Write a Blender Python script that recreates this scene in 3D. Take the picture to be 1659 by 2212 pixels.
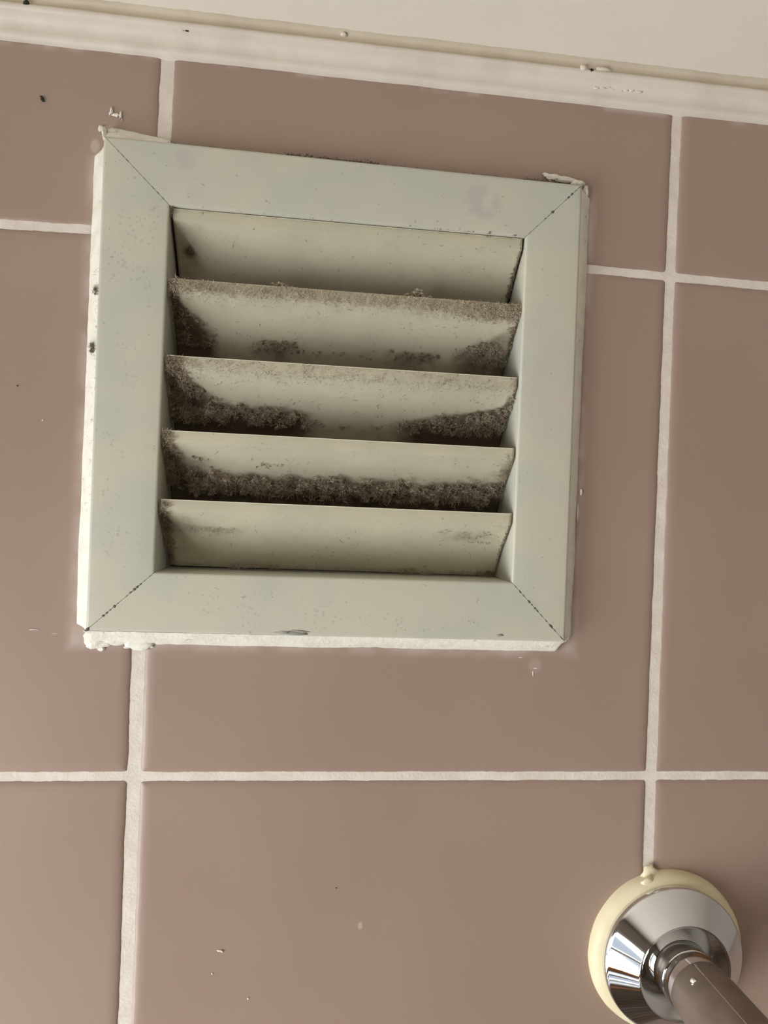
import bpy, bmesh, math, random
import numpy as np
from mathutils import Vector, Matrix, noise as mnoise

random.seed(7)
RNG = np.random.default_rng(11)
S = bpy.context.scene
COL = S.collection
for o in list(bpy.data.objects):
    bpy.data.objects.remove(o)

# local frame: millimetres, x right, y into the wall, z up; wall face y = 0.
# (0,0) = crossing of two grout joints; the ceiling is 278.3 mm above it.
ZC = 278.3
Z0 = 2.4 - ZC / 1000.0
def W(x, y, z):
    return (x / 1000.0, y / 1000.0, z / 1000.0 + Z0)

# ------------------------------------------------------------------ camera
cam_d = bpy.data.cameras.new('camera')
cam = bpy.data.objects.new('camera', cam_d)
COL.objects.link(cam)
S.camera = cam
cam_d.sensor_fit = 'HORIZONTAL'
cam_d.sensor_width = 36.0
cam_d.lens = 36.0 * 1534.0 / 1659.0
cam_d.clip_start = 0.01
r_ = Vector((0.99263, -0.114224, 0.040468)); f_ = Vector((0.114061, 0.993454, 0.006343))
u_ = r_.cross(f_)
M = Matrix.Identity(4)
for i in range(3):
    M[i][0] = r_[i]; M[i][1] = u_[i]; M[i][2] = -f_[i]
M.translation = Vector(W(57.16, -269.57, 99.29))
cam.matrix_world = M

# ------------------------------------------------------------------ light
S.view_settings.view_transform = 'Standard'
S.view_settings.look = 'None'
S.view_settings.gamma = 1.0
S.view_settings.use_curve_mapping = False
S.view_settings.exposure = 0.0
world = bpy.data.worlds.new('sky')
S.world = world
world.use_nodes = True
bg = world.node_tree.nodes['Background']
bg.inputs['Color'].default_value = (0.75, 0.86, 1.0, 1)
bg.inputs['Strength'].default_value = 1.0

def area(name, loc, target, sx, sy, power, color):
    d = bpy.data.lights.new(name, 'AREA')
    d.shape = 'RECTANGLE'; d.size = sx; d.size_y = sy; d.energy = power; d.color = color
    o = bpy.data.objects.new(name, d)
    COL.objects.link(o)
    o.location = loc
    o.rotation_euler = (Vector(target) - Vector(loc)).to_track_quat('-Z', 'Y').to_euler()
    return o
# daylight outside the window in the left wall
area('window_daylight', (-0.64, -0.47, 1.76), (0.2, -0.47, 1.76), 0.86, 0.86, 28.5, (0.955, 0.98, 1.0))

# ------------------------------------------------------------------ materials
def srgb(r, g, b):
    def c(v):
        v /= 255.0
        return v / 12.92 if v <= 0.04045 else ((v + 0.055) / 1.055) ** 2.4
    return (c(r), c(g), c(b), 1.0)

class NT:
    def __init__(self, name, rough=0.5, color=(0.8, 0.8, 0.8, 1), metal=0.0, spec=0.5):
        self.m = bpy.data.materials.new(name)
        self.m.use_nodes = True
        self.t = self.m.node_tree
        self.b = self.t.nodes['Principled BSDF']
        self.b.inputs['Base Color'].default_value = color
        self.b.inputs['Roughness'].default_value = rough
        self.b.inputs['Metallic'].default_value = metal
        self.b.inputs['Specular IOR Level'].default_value = spec
    def n(self, typ, **kw):
        nd = self.t.nodes.new(typ)
        for k, v in kw.items():
            setattr(nd, k, v)
        return nd
    def link(self, a, b):
        self.t.links.new(a, b)
    def put(self, sock, v):
        if hasattr(v, 'links'):
            self.link(v, sock)
        else:
            sock.default_value = v
    def math(self, op, a, b=0.0, c=0.0, clamp=False):
        nd = self.n('ShaderNodeMath', operation=op, use_clamp=clamp)
        self.put(nd.inputs[0], a); self.put(nd.inputs[1], b); self.put(nd.inputs[2], c)
        return nd.outputs[0]
    def coords(self):
        tc = self.n('ShaderNodeTexCoord')
        return tc.outputs['Object']
    def xyz(self, v):
        s = self.n('ShaderNodeSeparateXYZ'); self.link(v, s.inputs[0])
        return s.outputs
    def noise(self, scale, vec=None, detail=3.0, rough=0.55):
        nd = self.n('ShaderNodeTexNoise')
        nd.inputs['Scale'].default_value = scale
        nd.inputs['Detail'].default_value = detail
        nd.inputs['Roughness'].default_value = rough
        if vec is not None: self.link(vec, nd.inputs['Vector'])
        return nd.outputs['Fac']
    def step(self, v, a, b, o0=0.0, o1=1.0):
        nd = self.n('ShaderNodeMapRange', interpolation_type='SMOOTHSTEP')
        self.put(nd.inputs['Value'], v)
        nd.inputs['From Min'].default_value = a; nd.inputs['From Max'].default_value = b
        nd.inputs['To Min'].default_value = o0; nd.inputs['To Max'].default_value = o1
        return nd.outputs['Result']
    def mix(self, fac, a, b):
        nd = self.n('ShaderNodeMix', data_type='RGBA')
        self.put(nd.inputs[0], fac); self.put(nd.inputs[6], a); self.put(nd.inputs[7], b)
        return nd.outputs[2]
    def base(self, c):
        self.put(self.b.inputs['Base Color'], c)
    def bump(self, h, strength=0.3, dist=0.001):
        nd = self.n('ShaderNodeBump')
        nd.inputs['Strength'].default_value = strength
        nd.inputs['Distance'].default_value = dist
        self.link(h, nd.inputs['Height'])
        self.link(nd.outputs[0], self.b.inputs['Normal'])
    def attr(self, name):
        nd = self.n('ShaderNodeAttribute'); nd.attribute_name = name
        return nd.outputs['Fac']

def ellipse_mask(t, o, cx, cz, rx, rz, soft=0.35):
    a = t.math('DIVIDE', t.math('SUBTRACT', o[0], cx), rx)
    b = t.math('DIVIDE', t.math('SUBTRACT', o[2], cz), rz)
    d = t.math('SQRT', t.math('ADD', t.math('MULTIPLY', a, a), t.math('MULTIPLY', b, b)))
    return t.step(d, 1.0, 1.0 - soft)

# --- glazed tile (with the haze of paint smeared on it around the vent and under the trim)
VX0, VX1, VZ0, VZ1 = -18.5, 159.6, 53.9, 231.2          # outer edge of the vent frame
t = NT('tile_glaze', rough=0.36, spec=0.42)
v = t.coords(); o = t.xyz(v)
tile_c = t.mix(t.step(t.noise(9.0, v, 2), 0.35, 0.7), srgb(160, 137, 123), srgb(165, 143, 128))
tile_c = t.mix(t.math('MULTIPLY', t.step(t.noise(1400.0, v, 2), 0.4, 0.75), 0.10), tile_c, srgb(140, 120, 108))
dx = t.math('SUBTRACT', t.math('ABSOLUTE', t.math('SUBTRACT', o[0], (VX0 + VX1) / 2000)), (VX1 - VX0) / 2000)
dz = t.math('SUBTRACT', t.math('ABSOLUTE', t.math('SUBTRACT', o[2], Z0 + (VZ0 + VZ1) / 2000)), (VZ1 - VZ0) / 2000)
d = t.math('MAXIMUM', dx, dz)
hz = t.math('MULTIPLY', t.step(d, 0.0092, 0.0044), t.step(t.noise(75.0, v, 3), 0.25, 0.75))
below = t.step(o[2], Z0 + 0.229, Z0 + 0.226)            # hardly any on the top side
hz = t.math('MULTIPLY', t.math('MULTIPLY', hz, t.math('ADD', t.math('MULTIPLY', below, 0.85), 0.05)), 0.52)
st = t.math('MULTIPLY', t.step(o[2], Z0 + 0.2625, Z0 + 0.2655), t.step(t.noise(45.0, v, 3), 0.47, 0.6))
hz = t.math('MAXIMUM', hz, t.math('MULTIPLY', st, 0.4))
for (cx, cz, rx, rz, a) in ((85.4, -56.6, 1.1, 1.9, 0.35), (149.9, 43.5, 3.4, 4.0, 0.16), (-23.5, 230.2, 2.2, 3.6, 0.34), (166.4, 221.0, 2.6, 14.0, 0.12)):
    hz = t.math('MAXIMUM', hz, t.math('MULTIPLY', ellipse_mask(t, o, cx / 1000, Z0 + cz / 1000, rx / 1000, rz / 1000, 0.6), a))
t.base(t.mix(hz, tile_c, srgb(226, 216, 206)))
t.bump(t.noise(260.0, v, 2), 0.04, 0.001)
M_TILE = t.m

t = NT('grout', rough=0.9, spec=0.2)
v = t.coords()
t.base(t.mix(t.step(t.noise(120.0, v, 4), 0.35, 0.7), srgb(222, 211, 199), srgb(232, 223, 212)))
t.bump(t.noise(900.0, v, 4), 0.35, 0.0006)
M_GROUT = t.m

t = NT('white_ceiling_paint', rough=0.7, spec=0.3)
v = t.coords()
t.base(t.mix(t.noise(30.0, v, 3), srgb(238, 231, 217), srgb(243, 236, 223)))
t.bump(t.noise(420.0, v, 3), 0.06, 0.001)
M_CEIL = t.m

t = NT('cream_gloss_paint', rough=0.42, spec=0.4)
v = t.coords()
t.base(t.mix(t.step(t.noise(60.0, v, 4), 0.4, 0.68), srgb(228, 219, 205), srgb(219, 210, 196)))
t.bump(t.noise(300.0, v, 3), 0.08, 0.001)
M_TRIM = t.m

t = NT('yellowed_caulk', rough=0.6)
v = t.coords()
t.base(t.mix(t.step(t.noise(60.0, v, 4), 0.35, 0.7), srgb(212, 200, 178), srgb(203, 190, 168)))
M_TAN = t.m

t = NT('wall_paint', rough=0.7)
t.base(srgb(182, 175, 166)); M_PAINT = t.m
t = NT('floor_tile', rough=0.4)
v = t.coords()
br = t.n('ShaderNodeTexBrick'); t.link(v, br.inputs['Vector'])
br.inputs['Scale'].default_value = 3.0
br.inputs['Color1'].default_value = srgb(196, 186, 176); br.inputs['Color2'].default_value = srgb(150, 128, 108)
br.inputs['Mortar'].default_value = srgb(90, 78, 70)
t.base(br.outputs['Color']); M_FLOOR = t.m
t = NT('varnished_wood', rough=0.35)
v = t.coords()
mp = t.n('ShaderNodeMapping'); mp.inputs['Scale'].default_value = (14, 14, 1.2); t.link(v, mp.inputs[0])
t.base(t.mix(t.noise(6.0, mp.outputs[0], 4), srgb(176, 118, 72), srgb(212, 160, 108))); M_WOOD = t.m
t = NT('white_frame_paint', rough=0.4)
t.base(srgb(236, 234, 228)); M_WHITE = t.m
t = NT('window_glass')
tr = t.n('ShaderNodeBsdfTransparent'); gl = t.n('ShaderNodeBsdfGlossy'); gl.inputs['Roughness'].default_value = 0.02
mx = t.n('ShaderNodeMixShader'); mx.inputs[0].default_value = 0.06
t.link(tr.outputs[0], mx.inputs[1]); t.link(gl.outputs[0], mx.inputs[2])
t.link(mx.outputs[0], t.t.nodes['Material Output'].inputs['Surface']); M_GLASS = t.m

# --- painted aluminium of the vent frame: mottled, with small grey blisters and smears
def frame_paint(name, spots):
    t = NT(name, rough=0.42, spec=0.4)
    v = t.coords(); o = t.xyz(v)
    c = t.mix(t.step(t.noise(28.0, v, 2), 0.40, 0.64), srgb(200, 196, 178), srgb(192, 192, 178))
    c = t.mix(t.math('MULTIPLY', t.step(t.noise(19.0, v, 2), 0.56, 0.72), 0.40), c, srgb(196, 186, 178))
    vo = t.n('ShaderNodeTexVoronoi'); vo.inputs['Scale'].default_value = 560.0; t.link(v, vo.inputs['Vector'])
    dots = t.step(vo.outputs['Distance'], 0.42, 0.22)
    dots = t.math('MULTIPLY', dots, t.step(t.noise(90.0, v, 2), 0.5, 0.58))
    area_m = 0.0
    for (cx, cz, rx, rz) in spots:
        e = ellipse_mask(t, o, cx / 1000, cz / 1000, rx / 1000, rz / 1000, 0.5)
        area_m = e if area_m == 0.0 else t.math('MAXIMUM', area_m, e)
    if area_m != 0.0:
        c = t.mix(t.math('MULTIPLY', t.math('MULTIPLY', dots, area_m), 0.36), c, srgb(150, 150, 142))
    if name.endswith('smeared'):
        n = t.noise(140.0, v, 4)
        for (cx, cz, rx, rz, a) in ((49.5, 77.0, 9.5, 9.0, 0.55), (-61.0, 83.0, 5.0, 5.0, 0.4), (-57, 73, 4, 8, 0.25)):
            e = ellipse_mask(t, o, cx / 1000, cz / 1000, rx / 1000, rz / 1000, 0.5)
            e = t.math('MULTIPLY', t.math('MULTIPLY', e, t.step(n, 0.36, 0.56)), a)
            c = t.mix(e, c, srgb(178, 172, 170))
    fl = t.step(t.noise(420.0, v, 2), 0.715, 0.74)
    c = t.mix(t.math('MULTIPLY', fl, 0.45), c, srgb(132, 124, 104))
    t.base(c)
    t.bump(t.noise(240.0, v, 3), 0.05, 0.001)
    return t.m
# spot areas are measured from the vent's centre
M_FR_TOP = frame_paint('frame_paint_smeared', [])
M_FR_SIDE = frame_paint('frame_paint_side', [(-78, -30, 12, 52), (-78, 40, 12, 40), (-74, 70, 10, 20)])
M_FR_BOT = frame_paint('frame_paint_bottom', [(-32, -80, 46, 9), (20, -83, 46, 6)])

# --- louvre blade: same paint, yellower, with a grey film for dust and for shade painted behind the lip
t = NT('blade_paint', rough=0.5, spec=0.35)
v = t.coords()
c = t.mix(t.step(t.noise(35.0, v, 3), 0.35, 0.7), srgb(196, 190, 166), srgb(188, 183, 160))
dirt = t.attr('dirt')
nn = t.noise(230.0, v, 5, 0.65)
film = t.math('MULTIPLY', t.step(t.math('ADD', dirt, t.math('MULTIPLY', t.math('SUBTRACT', nn, 0.5), 0.9)), 0.12, 0.95), 0.9)
c = t.mix(film, c, srgb(122, 109, 92))
hv = t.step(t.math('ADD', dirt, t.math('MULTIPLY', t.math('SUBTRACT', nn, 0.5), 1.2)), 0.75, 1.15)
c = t.mix(t.math('MULTIPLY', hv, 0.75), c, srgb(76, 64, 51))
fl = t.step(t.noise(520.0, v, 2), 0.70, 0.735)
c = t.mix(t.math('MULTIPLY', fl, 0.5), c, srgb(112, 100, 78))
t.base(c)
M_BLADE = t.m

t = NT('pale_slat_rim', rough=0.45)
t.base(srgb(236, 230, 208)); M_RIM = t.m  # paler colour along the top edge of most slats

t = NT('white_sealant', rough=0.45, spec=0.4)
v = t.coords()
c = t.mix(t.step(t.noise(160.0, v, 4), 0.4, 0.7), srgb(240, 236, 222), srgb(228, 222, 208))
c = t.mix(t.math('MULTIPLY', t.step(t.noise(420.0, v, 3), 0.66, 0.72), 0.5), c, srgb(150, 138, 120))
t.base(c)
t.bump(t.noise(700.0, v, 4), 0.4, 0.0008)
M_SEAL = t.m

t = NT('cream_putty', rough=0.5, spec=0.4)
v = t.coords()
t.base(t.mix(t.step(t.noise(80.0, v, 4), 0.35, 0.7), srgb(226, 216, 184), srgb(220, 208, 172)))
t.b.inputs['Subsurface Weight'].default_value = 0.0
M_CREAM = t.m

t = NT('chrome', rough=0.06, metal=1.0)
v = t.coords()
t.base(srgb(222, 222, 222))
t.put(t.b.inputs['Roughness'], t.step(t.noise(50.0, v, 3), 0.4, 0.7, 0.04, 0.09))
M_CHROME = t.m
t = NT('dull_plated_metal', rough=0.42, metal=0.55)
v = t.coords()
t.base(t.mix(t.step(t.noise(120.0, v, 3), 0.35, 0.7), srgb(140, 127, 115), srgb(130, 117, 106)))
M_DULL = t.m
t = NT('seam_highlight', rough=0.5, metal=0.3)
t.base(srgb(176, 164, 152)); M_SEAM = t.m  # pale tone stands in for the highlight along the pipe's seam
t = NT('bare_metal_chip', rough=0.6)
t.base(srgb(92, 92, 84)); M_CHIP = t.m
t = NT('pale_chip', rough=0.6)
t.base(srgb(150, 148, 138)); M_CHIP2 = t.m
t = NT('dark_hole', rough=0.9)
t.base(srgb(44, 40, 34)); M_HOLE = t.m
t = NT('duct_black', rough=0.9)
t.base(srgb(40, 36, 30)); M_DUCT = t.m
t = NT('white_flake', rough=0.6)
t.base(srgb(238, 232, 222)); M_FLAKE = t.m

t = NT('dust', rough=1.0, spec=0.1)
v = t.coords()
tone = t.attr('tone')
c = t.mix(tone, srgb(106, 93, 74), srgb(220, 206, 182))
c = t.mix(t.math('MULTIPLY', t.step(t.noise(700.0, v, 3), 0.45, 0.7), 0.45), c, srgb(100, 86, 66))
t.base(c)
M_DUST = t.m

# ------------------------------------------------------------------ helpers
def tag(o, label=None, cat=None, group=None, kind=None):
    if label: o['label'] = label
    if cat: o['category'] = cat
    if group: o['group'] = group
    if kind: o['kind'] = kind
    return o

def obj(name, verts, faces, mat, parent=None, smooth=True, mats=None, fmat=None):
    """verts in local millimetres (wall frame)"""
    me = bpy.data.meshes.new(name)
    off = Vector((0, 0, 0)) if parent is None else parent_world(parent)
    vv = [Vector(W(*p)) - off for p in verts]
    me.from_pydata(vv, [], faces)
    for m in (mats or [mat]):
        me.materials.append(m)
    if fmat is not None:
        me.polygons.foreach_set('material_index', fmat)
    me.polygons.foreach_set('use_smooth', [bool(smooth)] * len(me.polygons))
    me.update()
    o = bpy.data.objects.new(name, me)
    COL.objects.link(o)
    if parent is not None: o.parent = parent
    return o

def parent_world(p):
    w = Vector(p.location)
    while p.parent is not None:
        p = p.parent; w += Vector(p.location)
    return w

def empty(name, x, y, z):
    o = bpy.data.objects.new(name, None)
    COL.objects.link(o); o.location = W(x, y, z)
    o.empty_display_size = 0.02
    return o

def fix_normals(o):
    bm = bmesh.new(); bm.from_mesh(o.data)
    bmesh.ops.recalc_face_normals(bm, faces=bm.faces)
    bm.to_mesh(o.data); bm.free()
    return o

def boxes_m(name, boxes, mat, parent=None, bevel=0.0):
    """boxes in world metres (x0,x1,y0,y1,z0,z1)"""
    bm = bmesh.new()
    for (x0, x1, y0, y1, z0, z1) in boxes:
        r = bmesh.ops.create_cube(bm, size=1.0)
        for vtx in r['verts']:
            vtx.co = Vector(((x0 + x1) / 2 + vtx.co.x * (x1 - x0), (y0 + y1) / 2 + vtx.co.y * (y1 - y0), (z0 + z1) / 2 + vtx.co.z * (z1 - z0)))
    if bevel:
        bmesh.ops.bevel(bm, geom=list(bm.edges), offset=bevel, segments=2, affect='EDGES')
    me = bpy.data.meshes.new(name); bm.to_mesh(me); bm.free()
    me.materials.append(mat)
    o = bpy.data.objects.new(name, me); COL.objects.link(o)
    if parent is not None: o.parent = parent
    return o

def nz(x, y=0.0, z=0.0):
    return mnoise.noise(Vector((x, y, z)))

def interp(pts, x):
    if x <= pts[0][0]: return pts[0][1]
    for (a, b), (c, d_) in zip(pts, pts[1:]):
        if x <= c: return b + (d_ - b) * (x - a) / (c - a)
    return pts[-1][1]

def struct(o, label, cat):
    return tag(o, label, cat, kind='structure')

# ------------------------------------------------------------------ the room
RX0, RX1, RY0 = -0.46, 1.30, -2.00
# tiled wall -----------------------------------------------------------
P = 200.0
HX0, HX1, HZ0, HZ1 = -2.4, 140.5, 73.5, 211.0           # hole for the vent
tv, tf, tm = [], [], []
def warp(x, z):
    """hand-set joints are never dead straight"""
    wx = wz = 0.0
    if abs(x) < 60:
        wx = interp([(-120, 0.3), (-90, 0.1), (0, -0.35), (50, -0.6), (150, 0.0), (265, 0.9)], z) * (1 - abs(x) / 60)
    if abs(x - P) < 60:
        wx = interp([(-40, 0.1), (0, -0.3), (200, -0.05), (270, 0.3)], z) * (1 - abs(x - P) / 60)
    if abs(z - P) < 60:
        wz = interp([(-58, -0.9), (-20, -0.1), (170, 0.5), (200, 0.2), (240, -0.4)], x) * (1 - abs(z - P) / 60)
    return x + wx, z + wz
def tile(poly, fine, seed):
    # poly: counter-clockwise square corners (x,z); each ring is inset, rounded, resampled and jittered
    n0 = len(poly)
    P_ = [Vector(p) for p in poly]
    segs = [max(2, int((P_[(i + 1) % n0] - P_[i]).length / 1.3)) if fine else 2 for i in range(n0)]
    rings = [(0.0, 2.0, 1), (0.0, 0.75, 1), (0.45, 0.47, .8), (1.2, 0.24, .4), (2.3, 0.08, .1), (4.0, 0.0, 0)]
    base = len(tv)
    n = 0
    for (off, y, jf) in rings:
        Q = []
        for i in range(n0):
            e0 = (P_[i] - P_[i - 1]).normalized(); e1 = (P_[(i + 1) % n0] - P_[i]).normalized()
            Q.append(P_[i] + Vector((-e0.y, e0.x)) * off + Vector((-e1.y, e1.x)) * off)
        pts = []
        for i in range(n0):
            a, b, c = Q[i - 1], Q[i], Q[(i + 1) % n0]
            e0 = (b - a).normalized(); e1 = (c - b).normalized()
            rad = max(0.25, 1.4 - 0.3 * off)
            for k in range(5):
                q = k / 4
                p0 = b - e0 * rad; p1 = b + e1 * rad
                pts.append(((p0 * (1 - q) + b * q) * (1 - q) + (b * (1 - q) + p1 * q) * q, (Vector((-e0.y, e0.x)) * (1 - q) + Vector((-e1.y, e1.x)) * q)))
            p1 = b + e1 * rad; p2 = c - e1 * rad
            for k in range(1, segs[i]):
                pts.append((p1 + (p2 - p1) * (k / segs[i]), Vector((-e1.y, e1.x))))
        n = len(pts)
        for (p, nn) in pts:
            j = 0.0
            if fine:
                j = 0.26 * nz(p.x * 0.11, p.y * 0.11, seed) + 0.18 * nz(p.x * 0.6, p.y * 0.6, seed + 5) + 0.09 * nz(p.x * 1.9, p.y * 1.9, seed)
            q = p + nn * j * jf
            x, z = warp(q.x, q.y)
            tv.append((x, y, z))
    for k in range(len(rings) - 1):
        for i in range(n):
            j = (i + 1) % n
            a = base + k * n
            tf.append((a + i, a + n + i, a + n + j, a + j)); tm.append(0)
    last = base + (len(rings) - 1) * n
    tf.append(tuple(last + i for i in reversed(range(n)))); tm.append(0)
def gap_v(k): return 2.35 if k == 0 else 1.95            # half width of the upright joints
for cx in range(-5, 7):
    for rz in range(-11, 2):
        x0 = cx * P + gap_v(cx); x1 = (cx + 1) * P - gap_v(cx + 1)
        z0 = rz * P + 1.6; z1 = min((rz + 1) * P - 1.6, ZC - 1.0)
        x0 = max(x0, RX0 * 1000); x1 = min(x1, RX1 * 1000); z0 = max(z0, -Z0 * 1000)
        if x1 - x0 < 8 or z1 - z0 < 8: continue
        fine = cx in (-1, 0, 1) and rz in (-1, 0, 1)
        if (cx, rz) == (0, 1):
            poly = [(HX1, z0), (x1, z0), (x1, z1), (x0, z1), (x0, HZ1), (HX1, HZ1)]
        elif (cx, rz) == (0, 0):
            poly = [(x0, z0), (x1, z0), (x1, z1), (HX1, z1), (HX1, HZ0), (x0, HZ0)]
        else:
            poly = [(x0, z0), (x1, z0), (x1, z1), (x0, z1)]
        tile(poly, fine, cx * 3.7 + rz * 9.1)
# grout bed behind, with the same hole, and the wall's body
gx0, gx1, gz0, gz1 = RX0 * 1000, RX1 * 1000, -Z0 * 1000, ZC
def quad(x0, x1, z0, z1, y):
    b = len(tv); tv.extend([(x0, y, z0), (x1, y, z0), (x1, y, z1), (x0, y, z1)])
    tf.append((b, b + 1, b + 2, b + 3)); tm.append(1)
GY = 0.70
for q in ((gx0, HX0, gz0, gz1), (HX1, gx1, gz0, gz1), (HX0, HX1, gz0, HZ0), (HX0, HX1, HZ1, gz1)):
    quad(*q, GY)
wall_back = obj('wall_back', tv, tf, M_TILE, smooth=True, mats=[M_TILE, M_GROUT], fmat=tm)
for p in wall_back.data.polygons:
    if len(p.vertices) > 8 or p.material_index == 1: p.use_smooth = False
struct(wall_back, 'dusty pink glazed wall tiles with white grout joints', 'tiled wall')
# the three cells hidden by the vent's cut keep their grout flush at the tile joints only

zf = 0.0
struct(boxes_m('ceiling', [(RX0, RX1, RY0, 0.01, 2.4, 2.46)], M_CEIL), 'flat off-white painted ceiling above the tiled wall', 'ceiling')
struct(boxes_m('floor', [(RX0, RX1, RY0, 0.0, -0.06, 0.0)], M_FLOOR), 'pale and brown tiled bathroom floor', 'floor')
WY0, WY1, WZ0, WZ1 = -0.94, -0.06, 0.95, 2.15           # window opening
struct(boxes_m('wall_left', [(RX0 - .1, RX0, RY0, WY0, 0, 2.4), (RX0 - .1, RX0, WY1, 0.0, 0, 2.4), (RX0 - .1, RX0, WY0, WY1, 0, WZ0), (RX0 - .1, RX0, WY0, WY1, WZ1, 2.4)], M_PAINT), 'painted side wall with the window', 'wall')
struct(boxes_m('wall_right', [(RX1, RX1 + .1, RY0, 0.0, 0, 2.4)], M_PAINT), 'painted side wall opposite the window', 'wall')
struct(boxes_m('wall_front', [(RX0, 0.1, RY0 - .1, RY0, 0, 2.4), (0.9, RX1, RY0 - .1, RY0, 0, 2.4), (0.1, 0.9, RY0 - .1, RY0, 2.05, 2.4)], M_PAINT), 'painted wall facing the tiled wall', 'wall')
dr = struct(boxes_m('door_1', [(0.1, 0.9, RY0 - .06, RY0 - .02, 0.0, 2.05)], M_WOOD), 'varnished timber door in the wall facing the tiles', 'door')
wn = bpy.data.objects.new('window_1', None); COL.objects.link(wn); wn.location = (RX0 - .05, (WY0 + WY1) / 2, (WZ0 + WZ1) / 2)
struct(wn, 'white framed window in the side wall', 'window')
def win_part(name, boxes, mat, bevel=0.0):
    o = boxes_m(name, [(a - wn.location.x, b - wn.location.x, c - wn.location.y, d - wn.location.y, e - wn.location.z, f - wn.location.z) for a, b, c, d, e, f in boxes], mat, wn, bevel)
    return o
X = RX0
win_part('window_frame', [(X - .07, X - .02, WY0, WY0 + .05, WZ0, WZ1), (X - .07, X - .02, WY1 - .05, WY1, WZ0, WZ1), (X - .07, X - .02, WY0 + .05, WY1 - .05, WZ0, WZ0 + .05), (X - .07, X - .02, WY0 + .05, WY1 - .05, WZ1 - .05, WZ1),
                          (X - .065, X - .025, -.515, -.485, WZ0 + .05, WZ1 - .05), (X - .065, X - .025, WY0 + .05, WY1 - .05, 1.80, 1.835), (X - .065, X - .025, WY0 + .05, WY1 - .05, 1.56, 1.58), (X - .065, X - .025, WY0 + .05, WY1 - .05, 1.26, 1.30), (X - .065, X - .025, WY0 + .05, WY1 - .05, 1.10, 1.13)], M_WHITE)
win_part('window_transom', [(X - .075, X - .015, WY0 + .05, WY1 - .05, 1.38, 1.47)], M_WOOD)
win_part('window_pane', [(X - .05, X - .046, WY0 + .05, WY1 - .05, WZ0 + .05, WZ1 - .05)], M_GLASS)
win_part('window_sill', [(X - .02, X + .05, WY0 - .03, WY1 + .03, WZ0 - .03, WZ0)], M_WOOD, 0.004)

# ------------------------------------------------------------------ trim between tiles and ceiling
def extrude_x(profile, xs, wob=0.0, seed=0.0, amp=None):
    verts, faces = [], []
    n = len(profile)
    for x in xs:
        for k, (y, z) in enumerate(profile):
            a = wob if amp is None else amp[k]
            dy = a * (nz(x * 0.05, k * 0.4, seed) + 0.5 * nz(x * 0.25, k * 0.7, seed + 3))
            dz_ = a * (nz(x * 0.06, k * 0.4, seed + 9) + 0.6 * nz(x * 0.3, k * 0.7, seed + 7))
            verts.append((x, y + dy, z + dz_))
    for i in range(len(xs) - 1):
        for k in range(n - 1):
            a = i * n + k
            faces.append((a, a + 1, a + n + 1, a + n))
    return verts, faces
fine_xs = sorted(set([RX0 * 1000, -500, -300] + list(np.arange(-120, 330, 1.5)) + [400, 600, RX1 * 1000]))
prof = [(0.8, 264.9), (-0.6, 265.2), (-1.9, 265.8), (-2.5, 266.7), (-2.4, 267.9), (-2.4, 269.0), (-2.8, 270.2), (-3.5, 271.2), (-4.8, 272.0), (-6.3, 272.4),
        (-7.0, 272.75), (-7.3, 273.5), (-7.2, 274.2), (-6.9, 274.8), (-6.2, 274.95)]
amp = [.18, .22, .16, .12, .08, .06, .06, .06, .08, .12, .12, .10, .10, .12, .12]
vv, ff = extrude_x(prof, fine_xs, seed=2.2, amp=amp)
trim = empty('trim_1', 70, -3, 265)
struct(trim, 'narrow cream cove moulding along the ceiling edge above the tiles', 'trim')
obj('moulding', vv, ff, M_TRIM, trim)
vv, ff = extrude_x([(-6.3, 274.6), (-6.0, 275.8), (-6.0, 277.0), (-6.6, 278.0), (-8.4, 278.32)], fine_xs, seed=6.1, amp=[.06, .08, .1, .1, .12])
tag(obj('caulk_strip', vv, ff, M_TAN, trim), 'yellowed caulk strip in the gap under the ceiling')

def blob(c, r, seed, flat=(1, 1, 1), amp=0.35, sub=2):
    bm = bmesh.new()
    bmesh.ops.create_icosphere(bm, subdivisions=sub, radius=1.0)
    vs = []
    for vtx in bm.verts:
        d_ = vtx.co.normalized()
        k = 1.0 + amp * (nz(d_.x * 1.7 + seed, d_.y * 1.7, d_.z * 1.7) + 0.5 * nz(d_.x * 4 + seed, d_.y * 4, d_.z * 4))
        vs.append((c[0] + d_.x * r * k * flat[0], c[1] + d_.y * r * k * flat[1], c[2] + d_.z * r * k * flat[2]))
    fs = [tuple(q.index for q in f.verts) for f in bm.faces]
    bm.free()
    return vs, fs
def merge(parts):
    V, F = [], []
    for vs, fs in parts:
        b = len(V); V.extend(vs); F.extend(tuple(i + b for i in f) for f in fs)
    return V, F
for (x, y, z, r, s_) in ((160.9, -7.0, 274.2, 0.95, 1.0), (8.6, -6.1, 272.5, 0.75, 2.0), (-46.8, -6.9, 275.0, 1.2, 3.0), (133.8, -6.2, 272.6, 0.25, 4.0)):
    V, F = blob((x, y, z), r, s_, (1.0, 0.35, 0.85), 0.5)
    obj('nail_hole', V, F, M_HOLE, trim)
V, F = merge([blob((157.6, -6.6, 274.9), 2.0, 8.0, (1.0, 0.5, 0.7), 0.5), blob((166.0, -6.4, 275.6), 2.2, 9.0, (1.5, 0.3, 0.5), 0.5),
              blob((65.2, -6.3, 277.4), 1.4, 9.5, (1.0, 0.7, 0.6), 0.5), blob((6.5, -6.1, 272.3), 1.0, 10.5, (1.2, 0.3, 0.6), 0.5)])
obj('paint_lump', V, F, M_TRIM, trim)
parts = []
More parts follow.
